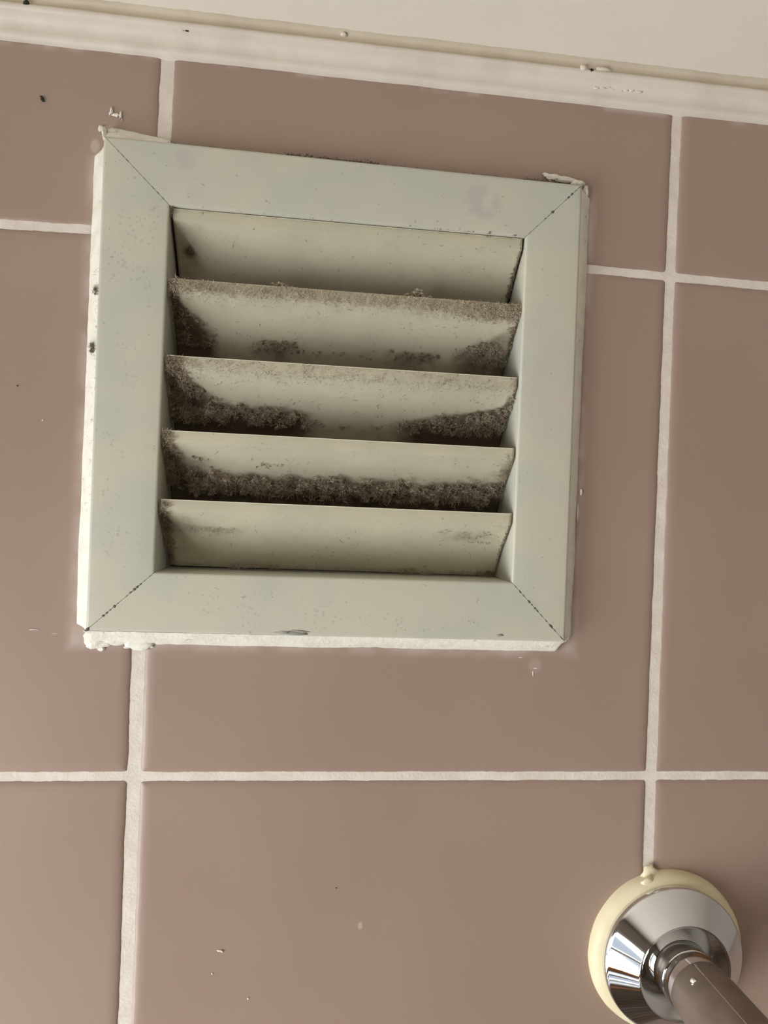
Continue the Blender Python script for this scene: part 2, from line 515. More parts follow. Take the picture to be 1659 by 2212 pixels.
for k in range(16):
    parts.append(blob((163 + k * 1.5 + random.uniform(-1, 1), -2.9 - 0.5 * random.random(), 270.4 + 1.2 * random.random()), random.uniform(0.4, 1.0), 20 + k, (1.8, 0.4, 0.6), 0.6))
V, F = merge(parts)
obj('flaking_paint', V, F, M_TRIM, trim)

# ------------------------------------------------------------------ louvre vent
CX, CZ = (VX0 + VX1) / 2, (VZ0 + VZ1) / 2
IX0, IX1, IZ0, IZ1 = 5.0, 137.8, 76.0, 208.55           # inner edge of the frame
vent = empty('louvre_vent', CX, 0, CZ)
tag(vent, 'square cream painted metal louvre vent with dusty slats set in the pink tiles', 'vent')
FY = -6.0
oc = {'tl': (VX0 - .5, VZ1 + .3), 'tr': (VX1 - .2, VZ1 - .7), 'br': (VX1, VZ0 - .1), 'bl': (VX0 + .6, VZ0 + .3)}
ic = {'tl': (IX0, IZ1), 'tr': (IX1, IZ1), 'br': (IX1 - .2, IZ0 + .1), 'bl': (IX0 + .1, IZ0 - .2)}
def sharpen(o, deg=32):
    me = o.data
    bm = bmesh.new(); bm.from_mesh(me)
    fl = [len(e.link_faces) == 2 and e.calc_face_angle(0) > math.radians(deg) for e in bm.edges]
    bm.free()
    sh = me.attributes.new('sharp_edge', 'BOOLEAN', 'EDGE'); sh.data.foreach_set('value', fl)
    return o
def frame_piece(name, c0, c1, mat):
    # profile: u 0 outer .. 1 inner, y
    prof = [(0.0, 0.6), (0.0, -5.1), (0.006, -5.6), (0.022, -5.93), (0.05, FY), (0.3, FY), (0.6, FY), (0.955, FY), (0.982, FY + .1), (0.996, FY + .4), (1.0, FY + .9), (1.0, 8.0), (1.0, 24.0)]
    o0, i0, o1, i1 = (Vector(oc[c0]), Vector(ic[c0]), Vector(oc[c1]), Vector(ic[c1]))
    N = 24
    verts, faces = [], []
    dirv = (o1 - o0).normalized()
    for s_ in range(N + 1):
        f = s_ / N
        for (u, y) in prof:
            a = o0.lerp(i0, u) + dirv * 0.09; b = o1.lerp(i1, u) - dirv * 0.09
            p = a.lerp(b, f)
            verts.append((p.x, y, p.y))
    n = len(prof)
    for s_ in range(N):
        for k in range(n - 1):
            a = s_ * n + k
            faces.append((a, a + 1, a + n + 1, a + n))
    faces.append(tuple(range(n))); faces.append(tuple(N * n + k for k in reversed(range(n))))
    o = obj(name, verts, faces, mat, vent)
    fix_normals(o)
    for p in o.data.polygons:
        if len(p.vertices) > 4: p.use_smooth = False
    return sharpen(o, 50)
fr_top = frame_piece('frame_rail', 'tl', 'tr', M_FR_TOP)
fr_bot = frame_piece('frame_rail', 'br', 'bl', M_FR_BOT)
fr_left = frame_piece('frame_stile', 'bl', 'tl', M_FR_SIDE)
fr_right = frame_piece('frame_stile', 'tr', 'br', M_FR_SIDE)

# chips: thin ragged flakes of bare metal where the paint has come off
def chip(cx, cz, rx, rz, ang, seed, y=FY - 0.03):
    n = 14
    vs = [(cx, y, cz)]
    for k in range(n):
        a = 2 * math.pi * k / n
        r = 1 + 0.55 * nz(math.cos(a) * 1.3 + seed, math.sin(a) * 1.3, seed)
        px, pz = rx * r * math.cos(a), rz * r * math.sin(a)
        ca, sa = math.cos(ang), math.sin(ang)
        vs.append((cx + px * ca - pz * sa, y, cz + px * sa + pz * ca))
    nb = len(vs)
    vs += [(x, y + 0.05, z) for (x, _, z) in vs]
    fs = [(0, 1 + (k + 1) % n, 1 + k) for k in range(n)] + [(1 + k, 1 + (k + 1) % n, nb + 1 + (k + 1) % n, nb + 1 + k) for k in range(n)]
    return vs, fs
def chips_along(a, b, spans, seed):
    parts = []
    for (f, ln, w) in spans:
        x = a[0] + (b[0] - a[0]) * f; z = a[1] + (b[1] - a[1]) * f
        ang = math.atan2(b[1] - a[1], b[0] - a[0])
        parts.append(chip(x, z, ln, w, ang, seed + f * 31))
    return parts
def chip_parts(parts, mat, parent):
    for V, F in parts:
        obj('chipped_paint', V, F, mat, parent)
chip_parts(chips_along(oc['tl'], ic['tl'], [(0.22, .5, .15), (0.3, .8, .14), (0.36, .9, .16), (.5, .9, .1), (.62, .8, .1), (.75, .9, .14), (.82, .7, .18), (.9, .8, .14)], 1), M_CHIP, fr_top)
chip_parts(chips_along(oc['tr'], ic['tr'], [(.05, .7, .12), (.12, .5, .14), (.19, .7, .38), (.25, .6, .42), (.3, .3, .15), (.53, .75, .62), (.6, .5, .15), (.66, .4, .3), (.8, .6, .1), (.93, .7, .12)], 3), M_CHIP, fr_top)
chip_parts(chips_along(oc['bl'], ic['bl'], [(.03, 1.0, .5), (.26, .6, .4), (.31, .55, .35), (.36, .4, .25), (.42, .6, .5), (.47, .4, .2), (.6, .5, .2), (.66, .6, .35), (.71, .7, .5), (.75, .6, .45), (.8, .6, .3), (.86, .5, .15), (.95, .9, .16)], 5), M_CHIP, fr_bot)
chip_parts(chips_along(oc['br'], ic['br'], [(.08, .9, .2), (.2, .9, .18), (.27, 1.3, .45), (.36, .8, .2), (.45, .9, .18), (.53, .7, .35), (.57, .5, .4), (.63, .4, .3), (.68, .65, .45), (.78, .6, .2), (.85, .6, .35), (.93, .6, .18)], 7), M_CHIP, fr_bot)
chip_parts([chip(55.8, 55.1, 6.2, .65, 0.02, 4.4), chip(58.5, 55.7, 3.2, .5, -.1, 6.0, FY - .06), chip(52.5, 55.4, 2.2, .45, 0, 3.3, FY - .09), chip(133.6, 55.9, 1.5, .45, 0.05, 9.9)], M_CHIP2, fr_bot)

# sleeve that lines the opening behind the frame, closed and dark at the back
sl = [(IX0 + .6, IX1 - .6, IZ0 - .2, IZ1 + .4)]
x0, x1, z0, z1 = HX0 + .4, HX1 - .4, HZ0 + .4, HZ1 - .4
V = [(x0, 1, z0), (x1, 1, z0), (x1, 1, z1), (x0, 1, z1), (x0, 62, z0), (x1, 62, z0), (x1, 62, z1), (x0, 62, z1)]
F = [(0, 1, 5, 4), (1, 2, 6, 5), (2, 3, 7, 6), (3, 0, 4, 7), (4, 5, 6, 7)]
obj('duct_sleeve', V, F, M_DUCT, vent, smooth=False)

# ---- slats: a flat lip at the front, then a hollow face running back and down
TOPS = [207.95, 182.5, 154.5, 127.2, 102.1]
LIP = 3.9
def face_pt(u):
    return (-4.1 + 24.0 * u + 2.1 * math.sin(math.pi * u), -LIP - 26.0 * u)
_prof = [(-4.5, 0.0), (-4.42, -1.3), (-4.3, -2.6), (-4.18, -3.6)] + [face_pt(k / 34.0) for k in range(35)]
_cum = [0.0]
for a, b in zip(_prof, _prof[1:]):
    _cum.append(_cum[-1] + math.hypot(b[0] - a[0], b[1] - a[1]))
def surf(i, x, s):
    """point and outward normal on the visible face of slat i, s mm down from its lip"""
    s = max(0.0, min(s, _cum[-1] - 1e-3))
    k = 0
    while _cum[k + 1] < s: k += 1
    f = (s - _cum[k]) / (_cum[k + 1] - _cum[k])
    y = _prof[k][0] + (_prof[k + 1][0] - _prof[k][0]) * f
    z = _prof[k][1] + (_prof[k + 1][1] - _prof[k][1]) * f
    ty, tz = _prof[k + 1][0] - _prof[k][0], _prof[k + 1][1] - _prof[k][1]
    L = math.hypot(ty, tz)
    return (x, y, TOPS[i] + z), (0.0, tz / L, -ty / L)
BX0, BX1 = 6.1, 136.9

def ss(a, b, v):
    q = max(0.0, min(1.0, (v - a) / (b - a))); return q * q * (3 - 2 * q)
def dirt_shade_field(i, x, s):
    l = x - BX0; r = BX1 - x
    d = 0.0
    edge = 0.35 * ss(2.5, 0.3, l) + 0.3 * ss(2.0, 0.2, r)
    if i == 0:
        d = 0.25 * ss(12, 2, l) * ss(6, 18, s) + 0.8 * math.exp(-((x - 11) / 2.0) ** 2 - ((s - 16) / 2.2) ** 2)
        d += 0.8 * ss(1.6, 0.2, r) * ss(2, 10, s)
        edge *= 0.4
    elif i == 1:
        d = 0.30 * ss(5.6, 3.6, s) + 0.16 * ss(10, 4, s)
        w = 3 + 17 * ss(5, 25, s)
        d += 1.0 * ss(w, w * 0.45, l)
        w = 4 + 26 * ss(9, 25, s)
        d += 0.55 * ss(w, w * 0.4, r) * ss(8, 12, s) + 0.45 * ss(26, 4, r) * ss(10, 3, s)
        d += 0.4 * math.exp(-((x - 45) / 7.0) ** 2) * ss(22, 26, s) + 0.32 * math.exp(-((x - 97) / 9.0) ** 2) * ss(22, 25, s) + 0.10 * ss(22, 27, s)
    elif i == 2:
        d = 0.20 * ss(5.2, 3.6, s) + 0.12 * ss(10, 4, s)
        w = 7 + 20 * ss(4, 24, s)
        d += 0.95 * ss(w, w * 0.4, l)
        d += 0.9 * ss(62, 52, x) * ss(18, 24, s) + 0.12 * ss(22, 27, s)
        w = 3 + 48 * ss(12, 25, s)
        d += 0.9 * ss(w, w * 0.55, r) * ss(4, 14, s)
    elif i == 3:
        d = 0.2 * ss(5, 4, s) * ss(0.1, 0.5, nz(x * .07, 4.0))
        d += 0.75 * ss(5, 1.5, l) + 0.7 * ss(24, 4, l) * ss(8, 18, s)
        d += 0.85 * ss(17, 22, s + 3 * nz(x * 0.12, 7.0))
        d += 0.5 * ss(9, 1, r) * ss(3, 8, s) + 0.6 * ss(26, 10, r) * ss(16, 20, s)
    else:
        d = 0.55 * ss(4, 1.5, l) * ss(2, 5, s) + 0.35 * ss(16, 3, l) * ss(5, 12, s) * ss(18, 14, s)
        d += 0.4 * math.exp(-((x - 25) / 9.0) ** 2 - ((s - 14) / 1.8) ** 2)
        d += 0.38 * math.exp(-((x - 121) / 9.0) ** 2 - ((s - 12.5) / 3.0) ** 2) + 0.3 * ss(8, 1, r) * ss(10, 3, s)
        d += 0.3 * ss(31, 33.5, s)
    return max(0.0, min(1.2, d + edge * 0.5 + (0.16 + 0.06 * nz(x * .05, s * .15, i)) * ss(LIP - .1, LIP + .3, s)))  # last term paints shade on the face so the lip looks brighter

slats = []
xs = np.linspace(BX0, BX1, 132)
for i in range(5):
    pr = list(_prof)
    if i == 4: pr = [p for p in pr if p[1] > -25.7]
    # closed section: visible face down, underside back up 0.9 mm behind, rounded top edge
    back = [(y + 0.95, z + 0.15) for (y, z) in pr]
    back[0] = (pr[0][0] + 0.85, -0.12)
    sec = [(pr[0][0] + 0.5, 0.34), (pr[0][0] + 0.08, 0.24)] + pr + back[::-1]
    n = len(sec); nf = len(pr) + 2
    verts, faces, dirt = [], [], []
    cs = 0.0
    for x in xs:
        cs = 0.0
        for k, (y, z) in enumerate(sec):
            verts.append((x, y, TOPS[i] + z))
            if 2 <= k < nf:
                s_ = _cum[k - 2]
                dirt.append(dirt_shade_field(i, x, s_))
            else:
                dirt.append(0.0 if k < 2 else 0.6)
    for a in range(len(xs) - 1):
        for k in range(n):
            k2 = (k + 1) % n
            faces.append((a * n + k, a * n + k2, (a + 1) * n + k2, (a + 1) * n + k))
    faces.append(tuple(range(n))[::-1]); faces.append(tuple((len(xs) - 1) * n + k for k in range(n)))
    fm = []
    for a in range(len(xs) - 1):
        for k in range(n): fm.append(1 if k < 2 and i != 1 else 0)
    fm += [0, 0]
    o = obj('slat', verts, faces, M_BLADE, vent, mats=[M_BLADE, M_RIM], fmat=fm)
    fix_normals(o)
    at = o.data.attributes.new('dirt', 'FLOAT', 'POINT')
    at.data.foreach_set('value', dirt)
    # keep the lip's fold crisp
    me = o.data
    sh = me.attributes.new('sharp_edge', 'BOOLEAN', 'EDGE')
    fold = 2 + 4
    flags = []
    for e in me.edges:
        a, b = e.vertices
        flags.append(a % n == b % n and a % n in (1, fold, nf - 1, nf))
    sh.data.foreach_set('value', flags)
    slats.append(o)

# ---- sealant worked along the outside of the frame
def bead(name, p0, p1, out, width, seed, bulge=0.35, prot=-5.4):
    """p0->p1 along the frame's edge (x,z), out = outward unit vector"""
    p0, p1, out = Vector(p0), Vector(p1), Vector(out)
    L = (p1 - p0).length; N = int(L / 0.9)
    K = 9
    verts, faces = [], []
    for s_ in range(N + 1):
        f = s_ / N; p = p0.lerp(p1, f)
        q = p.x * 0.13 + p.y * 0.13
        w = width(f) * (1 + 0.10 * nz(q * 0.3, seed) + 0.03 * nz(q * 2.1, seed + 2)) 
        end = min(1.0, f * L / 2.0 + 0.15, (1 - f) * L / 2.0 + 0.15)
        w *= end
        for k in range(K):
            a = k / (K - 1)
            offx = w * a
            y = prot * (1 - a) - bulge * 6 * (a * (1 - a)) + 0.05 * nz(q * 3.0, k * 1.3, seed)
            if k == 0: offx = -0.15
            if k == K - 1: y = 0.25
            verts.append((p.x + out.x * offx, y, p.y + out.y * offx + 0.08 * nz(q * 2.7, k * 0.8, seed + 4)))
    for s_ in range(N):
        for k in range(K - 1):
            a = s_ * K + k
            faces.append((a, a + 1, a + K + 1, a + K))
    o = obj(name, verts, faces, M_SEAL, vent)
    return o
bead('sealant_bead', (oc['bl'][0], VZ0 + .2), (oc['tl'][0], VZ1 - 3.0), (-1, 0), lambda f: 5.2 - 0.5 * f, 1.0, 0.30)
bead('sealant_bead', (oc['bl'][0] - 1, VZ0 + .1), (oc['br'][0] + .3, VZ0 - .1), (0, -1), lambda f: 5.3 - 0.5 * f, 3.0, 0.40)
bead('sealant_bead', (VX1 - .1, VZ0 - .5), (VX1 - .1, VZ1 - 1.5), (1, 0), lambda f: 4.6 + 1.0 * f, 5.0, 0.22)
bead('sealant_bead', (oc['tl'][0] - 1.0, VZ1 + .3), (4.5, VZ1 + .2), (0, 1), lambda f: 6.2 - 2.4 * f, 7.0, 0.10, -5.0)
def ragged(name, boxes_, seed, mat=M_SEAL):
    for k, (x, y, z, r, fl) in enumerate(boxes_):
        V, F = blob((x, y, z), r, seed + k * 3.1, fl, 0.38, 3)
        obj(name, V, F, mat, vent)
ragged('sealant_lump', [(-15.0, -0.4, 50.4, 4.0, (1.3, .28, .85)), (-9.0, -0.5, 50.4, 3.2, (1.7, .35, .6)), (-0.6, -0.5, 49.4, 3.2, (1.5, .32, .8)),
                        (-13.6, -0.3, 46.9, 1.2, (1, .3, .9)), (-4.6, -.3, 47.6, .7, (1.6, .4, .6)), (3.8, -.3, 48.0, .7, (1.5, .4, .6)), (1.0, -1.0, 50.0, 1.0, (1.2, .5, .8))], 1.0)
ragged('sealant_lump', [(-19.4, -2.8, 233.4, 1.3, (.6, 1.6, 1.8)), (-21.6, -0.5, 236.6, 1.0, (1.0, .4, 1.2)), (-17.0, -1.8, 235.0, 1.4, (1.6, .8, .8))], 12.0)
ragged('sealant_lump', [(149.5, -0.6, 235.0, 1.9, (1.8, .25, .6)), (154.0, -1.0, 234.3, 2.2, (1.9, .4, .6)), (159.0, -1.8, 232.4, 2.0, (1.3, .8, .75)), (162.4, -1.6, 229.4, 1.7, (.7, .9, 1.7)), (146.6, -.4, 236.0, .9, (1.6, .35, .5))], 22.0)
ragged('sealant_lump', [(161.4, -1.4, 55.4, 1.5, (.8, 1.0, 1.5)), (163.0, -.6, 60.0, .9, (.8, .8, 2.5)), (165.8, -.5, 112.0, .8, (.6, .6, 1.6)), (164.9, -.2, 104.0, .4, (.5, .6, 9.0))], 32.0)

# ------------------------------------------------------------------ shower arm
AX, AZ = 207.9, -68.8
arm = empty('shower_arm', AX, 0, AZ)
tag(arm, 'chrome shower arm with round wall flange coming out of the tiles below the vent', 'shower arm')
def lathe(name, prof, mat, parent, seg=96, wob=0.0, seed=0.0, cx=AX, cz=AZ, tilt=(0.0, 0.0)):
    verts, faces = [], []
    n = len(prof)
    for s_ in range(seg):
        a = 2 * math.pi * s_ / seg
        ca, sa = math.cos(a), math.sin(a)
        for (r, y) in prof:
            rr = r * (1 + wob * (nz(ca * 2 + seed, sa * 2, y * 0.2) + 0.4 * nz(ca * 7 + seed, sa * 7, y * 0.2)))
            verts.append((cx + rr * ca + tilt[0] * -y, y, cz + rr * sa + tilt[1] * -y))
    for s_ in range(seg):
        b = ((s_ + 1) % seg) * n; a = s_ * n
        for k in range(n - 1):
            faces.append((a + k, a + k + 1, b + k + 1, b + k))
    o = obj(name, verts, faces, mat, parent)
    fix_normals(o)
    return o
tag(lathe('backing_ring', [(31.8, 0.3), (31.7, -1.0), (31.2, -2.6), (30.2, -4.0), (28.8, -4.9), (27.0, -5.2), (20.0, -5.2)], M_CREAM, arm, 96, 0.012, 3.0), 'cream putty ring behind the chrome flange')
V, F = merge([blob((198.4, -3.3, -42.6), 3.4, 3.3, (1.0, .3, 1.3), .3, 3), blob((195.6, -3.9, -45.6), 2.0, 6.3, (.7, .4, 1.6), .3, 3), blob((200.2, -1.0, -39.2), 3.6, 8.3, (1.0, .36, 1.2), .3, 3)])
obj('putty_lump', V, F, M_CREAM, arm)
sharpen(lathe('wall_flange', [(26.5, -4.4), (27.7, -4.7), (28.1, -5.2), (28.2, -7.4), (28.05, -8.1), (27.7, -8.5), (27.2, -8.8), (18.6, -15.9), (18.2, -16.15), (17.8, -16.1), (17.0, -15.6), (13.5, -13.6), (11.0, -12.6)], M_CHROME, arm, 128))
sharpen(lathe('collar', [(10.9, -12.0), (10.9, -18.9), (10.7, -19.2), (10.2, -19.3), (10.2, -19.7), (10.7, -19.8), (10.95, -20.1), (10.95, -25.6), (10.8, -26.1)], M_CHROME, arm, 96))
pipe = lathe('pipe', [(10.4, -25.4), (11.05, -25.8), (11.2, -26.4), (11.3, -30.0)] + [(11.4 + k * 0.02, -34.0 - 8 * k) for k in range(14)] + [(11.2, -140.0), (9.5, -140.5), (0.01, -140.5)], M_DULL, arm, 96)
tag(pipe, 'dull brown-grey plated pipe')
# seam ridge with its highlight painted pale, and a chip of white paint on it
def on_pipe(ang, y, lift=0.0):
    r = 11.35 + 0.0025 * (-y - 30) + lift
    return (AX + r * math.cos(ang), y, AZ + r * math.sin(ang))
sa_ = math.radians(107)
V, F = [], []
for k in range(40):
    y = -27.0 - k * 2.6
    for (da, l) in ((-.022, -.02), (0, .14), (.022, -.02)):
        V.append(on_pipe(sa_ + da, y, l))
for k in range(39):
    a = k * 3
    F += [(a, a + 1, a + 4, a + 3), (a + 1, a + 2, a + 5, a + 4)]
tag(obj('seam', V, F, M_SEAM, pipe), 'fine seam line along the pipe with a painted pale highlight')
parts = [blob(on_pipe(math.radians(128), -33.0, -0.1), 0.85, 2.1, (1.2, 1.1, .7), .6, 3), blob(on_pipe(math.radians(133), -33.8, -0.1), 0.4, 4.1, (1.4, .8, .6), .6, 2)]
V, F = merge(parts); tag(obj('paint_splash', V, F, M_FLAKE, pipe), 'small white paint splash')

# ------------------------------------------------------------------ dust, mould and flecks
_bm = bmesh.new(); bmesh.ops.create_icosphere(_bm, subdivisions=2, radius=1.0)
ICO_V = np.array([v.co[:] for v in _bm.verts]); ICO_F = np.array([[q.index for q in f.verts] for f in _bm.faces]); _bm.free()
class Dust:
    def __init__(self):
        self.V, self.F, self.T, self.n = [], [], [], 0
    def _add(self, v, f, tone):
        self.V.append(v); self.F.append(f + self.n); self.T.append(np.full(len(v), tone) if np.isscalar(tone) else tone)
        self.n += len(v)
    def fibre(self, p, d, length, r, tone, curl=0.8):
        K = 5
        d = np.array(d, float); d /= np.linalg.norm(d) + 1e-9
        pts = [np.array(p, float)]
        for k in range(K - 1):
            d = d + RNG.normal(0, curl * 0.45, 3); d /= np.linalg.norm(d) + 1e-9
            pts.append(pts[-1] + d * length / (K - 1))
        pts = np.array(pts)
        tn = pts[-1] - pts[0]; tn /= np.linalg.norm(tn) + 1e-9
        a = np.cross(tn, RNG.normal(size=3)); a /= np.linalg.norm(a) + 1e-9
        b = np.cross(tn, a)
        rr = r * np.array([1, 1, .9, .75, .35])[:, None]
        ring = np.concatenate([pts + a * rr, pts + (-.5 * a + .866 * b) * rr, pts + (-.5 * a - .866 * b) * rr])
        f = []
        for k in range(K - 1):
            for j in range(3):
                j2 = (j + 1) % 3
                f.append((j * K + k, j2 * K + k, j2 * K + k + 1)); f.append((j * K + k, j2 * K + k + 1, j * K + k + 1))
        self._add(ring, np.array(f), tone)
    def lump(self, p, r, tone, flat=(1, 1, 1)):
        k = 1 + RNG.normal(0, 0.34, len(ICO_V))
        v = ICO_V * k[:, None] * r * np.array(flat) + np.array(p)
        self._add(v, ICO_F, np.clip(tone + RNG.normal(0, 0.10, len(v)), 0, 1))
    def build(self, name, label, cat='dust', group=None):
        V = np.concatenate(self.V); F = np.concatenate(self.F); T = np.concatenate(self.T)
        V = V / 1000.0; V[:, 2] += Z0
        c = V.mean(axis=0)
        me = bpy.data.meshes.new(name)
        me.from_pydata((V - c).tolist(), [], F.tolist())
        me.materials.append(M_DUST)
        at = me.attributes.new('tone', 'FLOAT', 'POINT'); at.data.foreach_set('value', T)
        o = bpy.data.objects.new(name, me); COL.objects.link(o); o.location = c.tolist()
        tag(o, label, cat, group, kind='stuff')
        return o

def scatter(i, n, x0, x1, s0, s1, dens):
    out = 0; tries = 0
    while out < n and tries < n * 40:
        tries += 1
        x = random.uniform(x0, x1); s = random.uniform(s0, s1)
        if random.random() < dens(x, s):
            out += 1
            yield x, s
def tnoise(i, x, s):
    return 0.9 * nz(x * .22, s * .22, i * 5.1) + 0.5 * nz(x * .6, s * .6, i * 2.7)
def fuzz(D, i, n, x0, x1, s0, s1, dens, length, r, tone, lift=0.6):
    for x, s in scatter(i, n, x0, x1, s0, s1, dens):
        p, nn = surf(i, x, s)
        d = np.array(nn) * lift + RNG.normal(0, 0.6, 3)
        D.fibre(p, d, length * random.uniform(.5, 1.4), r * random.uniform(.7, 1.4), min(1, max(0, random.gauss(tone + .3 * tnoise(i, x, s), 0.2))))
def clumps(D, i, n, x0, x1, s0, s1, dens, r, tone, hairs=5, hair_len=1.5, out=0.5):
    gate = lambda x, s: dens(x, s) * ss(-.28, .16, tnoise(i + .37, x * .8, s * .8) + .25 * (dens(x, s) - .5))
    for x, s in scatter(i, n, x0, x1, s0, s1, gate):
        p, nn = surf(i, x, s)
        p = np.array(p); nn = np.array(nn)
        big = random.random()
        tn = min(1, max(0, random.gauss(tone + .35 * tnoise(i, x, s), 0.12)))
        h0 = r * random.uniform(-.1, 1.5) * out * (.4 + big)
        for q in range(3):                       # each clump: a few crumbs in a nest of hairs
            rr = r * random.uniform(.15, .42) * (.6 + .7 * big)
            c = p + nn * (h0 + rr * .3) + RNG.normal(0, r * .55, 3) * (1 - np.abs(nn) * .5)
            D.lump(c, rr, min(1, max(0, tn - .08 + random.gauss(0, .1))), (random.uniform(.8, 1.6), random.uniform(.5, .9), random.uniform(.5, 1.0)))
        for k in range(int(hairs * 2.6)):
            c = p + nn * h0 * random.uniform(.2, 1.2) + RNG.normal(0, r * .65, 3)
            d = nn * 0.6 + RNG.normal(0, 0.8, 3)
            D.fibre(c, d, hair_len * random.uniform(.4, 1.3), random.uniform(.04, .085), min(1, max(0, tn + random.uniform(-.1, .55))), 1.3)
def flecks(D, i, n):
    for x, s in scatter(i, n, BX0 + 2, BX1 - 2, 4, 26, lambda x, s: .4 + .6 * ss(0, .4, nz(x * .05, s * .1, i * 3.3))):
        p, nn = surf(i, x, s)
        tdir = np.array([random.uniform(-1, 1), nn[2] * random.uniform(-1, 1), -nn[1] * random.uniform(-1, 1)]) + np.array(nn) * .25
        D.fibre(np.array(p) + np.array(nn) * .06, tdir, random.uniform(.5, 2.6), random.uniform(.035, .085), random.uniform(0.0, .4), 1.1)
one = lambda x, s: 1.0
L_ = lambda x: x - BX0
R_ = lambda x: BX1 - x

D = Dust()      # first slat: nearly clean
clumps(D, 0, 10, 9, 14, 12, 19, lambda x, s: ss(3.5, 1, abs(x - 11) + abs(s - 15.5) * .6), .45, .08, 3, .9)
fuzz(D, 0, 160, BX1 - 1.2, BX1 + .1, 1, 25, lambda x, s: .2 + ss(4, 20, s), .7, .09, .05)
clumps(D, 0, 34, BX1 - 1.6, BX1, 6, 25, lambda x, s: ss(4, 20, s), .5, .05, 2, .7)
flecks(D, 0, 16)
fuzz(D, 0, 90, 10, BX1, -.01, .3, lambda x, s: ss(90, 137, x) + .15, .6, .06, .2)
D.build('dust', 'few dark specks and crumbs on the topmost, cleanest slat', group='dust on the vent slats')

D = Dust()      # second slat: a furry lip and two dark corners
fuzz(D, 1, 5200, BX0 - .6, BX1 + .4, 0, 5.2, lambda x, s: ss(5.4, 3.2, s) * (.55 + .45 * ss(-.2, .3, nz(x * .12, s * .4))), .95, .06, .86)
fuzz(D, 1, 1300, 96, BX1 + .4, 0, 8.5, lambda x, s: ss(96, 130, x) * ss(9, 5, s), 1.3, .065, .75)
fuzz(D, 1, 260, BX0 - .8, 22, 0, 4, lambda x, s: ss(26, 6, x), 1.8, .07, .8)
fuzz(D, 1, 800, BX0, BX1, 4.5, 10, lambda x, s: ss(10, 4, s) * .6, .7, .045, .75, .4)
clumps(D, 1, 260, BX0, 27, 4, 27, lambda x, s: ss(1.0, .3, L_(x) / (3 + 17 * ss(5, 25, s))), .55, .16, 4, 1.1)
clumps(D, 1, 190, 106, BX1, 9, 27, lambda x, s: ss(1.0, .25, R_(x) / (4 + 26 * ss(9, 25, s))), .55, .26, 4, 1.0)
clumps(D, 1, 60, 36, 56, 22.5, 27.5, lambda x, s: ss(10, 3, abs(x - 45)), .65, .32, 5, 1.3)
clumps(D, 1, 54, 82, 112, 23.5, 27.5, lambda x, s: ss(15, 4, abs(x - 97)), .55, .28, 4, 1.2)
clumps(D, 1, 40, BX0, BX1, 25.5, 28, one, .45, .2, 4, 1.0)
# pale tufts standing on the back of its lip, in front of the first slat
for (cx, n, h) in ((45.0, 110, 2.4), (97.5, 190, 3.6)):
    for k in range(n):
        x = random.gauss(cx, 3.4)
        c = (x, -1.8 + random.uniform(-1.5, 2.5), TOPS[1] + random.uniform(-.6, h * math.exp(-((x - cx) / 4.4) ** 2)))
        D.lump(c, random.uniform(.2, .6), random.uniform(.35, .8), (1.2, .8, .7))
        for q in range(3): D.fibre(c, RNG.normal(0, .7, 3) + np.array([0, -.3, .4]), 1.2, .05, random.uniform(.4, .8), 1.0)
for k in range(12):
    D.lump((random.gauss(15, 3), 0 + random.uniform(-1, 3), TOPS[1] + random.uniform(-.4, .5)), .5, .1, (1.4, .8, .6))
fuzz(D, 1, 220, BX1 - 1.0, BX1 + .2, 4, 26, lambda x, s: .3 + .7 * ss(5, 16, s), .8, .07, .05)
flecks(D, 1, 80)
D.build('dust', 'brown furry dust along the lip of the second slat from the top', group='dust on the vent slats')

D = Dust()      # third slat: thin fuzz, thick dark corners
fuzz(D, 2, 1500, BX0 - .4, BX1, .2, 5.5, lambda x, s: (.25 + .75 * ss(-.1, .35, nz(x * .15, s * .3, 2.0))) * ss(5.8, 4, s), .9, .05, .62)
fuzz(D, 2, 700, BX0, BX1, 4, 12, lambda x, s: ss(12, 4, s) * .6, .7, .04, .50, .4)
fuzz(D, 2, 300, BX0 - .9, 18, 0, 7, lambda x, s: ss(18, 5, x), 1.9, .07, .66)
clumps(D, 2, 420, BX0 - .2, 34, 3, 27.5, lambda x, s: ss(1.0, .25, L_(x) / (7 + 20 * ss(4, 24, s))), .75, .28, 6, 1.5)
clumps(D, 2, 300, BX0, 63, 19, 28, lambda x, s: ss(64, 50, x) * ss(18.5, 22, s + 2.5 * nz(x * .15, 3.0)), .95, .34, 7, 1.8, 1.1)
clumps(D, 2, 300, 80, BX1, 8, 28, lambda x, s: ss(1.0, .5, R_(x) / (3 + 52 * ss(12, 25, s))), .8, .32, 6, 1.5, .9)
clumps(D, 2, 50, BX0, BX1, 25.5, 28.5, one, .55, .2, 4, 1.1)
fuzz(D, 2, 260, BX1 - 1.0, BX1 + .2, 4, 26, lambda x, s: .3 + .7 * ss(5, 16, s), .8, .07, .05)
flecks(D, 2, 170)
D.build('dust', 'thick dark dust in both lower corners of the middle slat', group='dust on the vent slats')

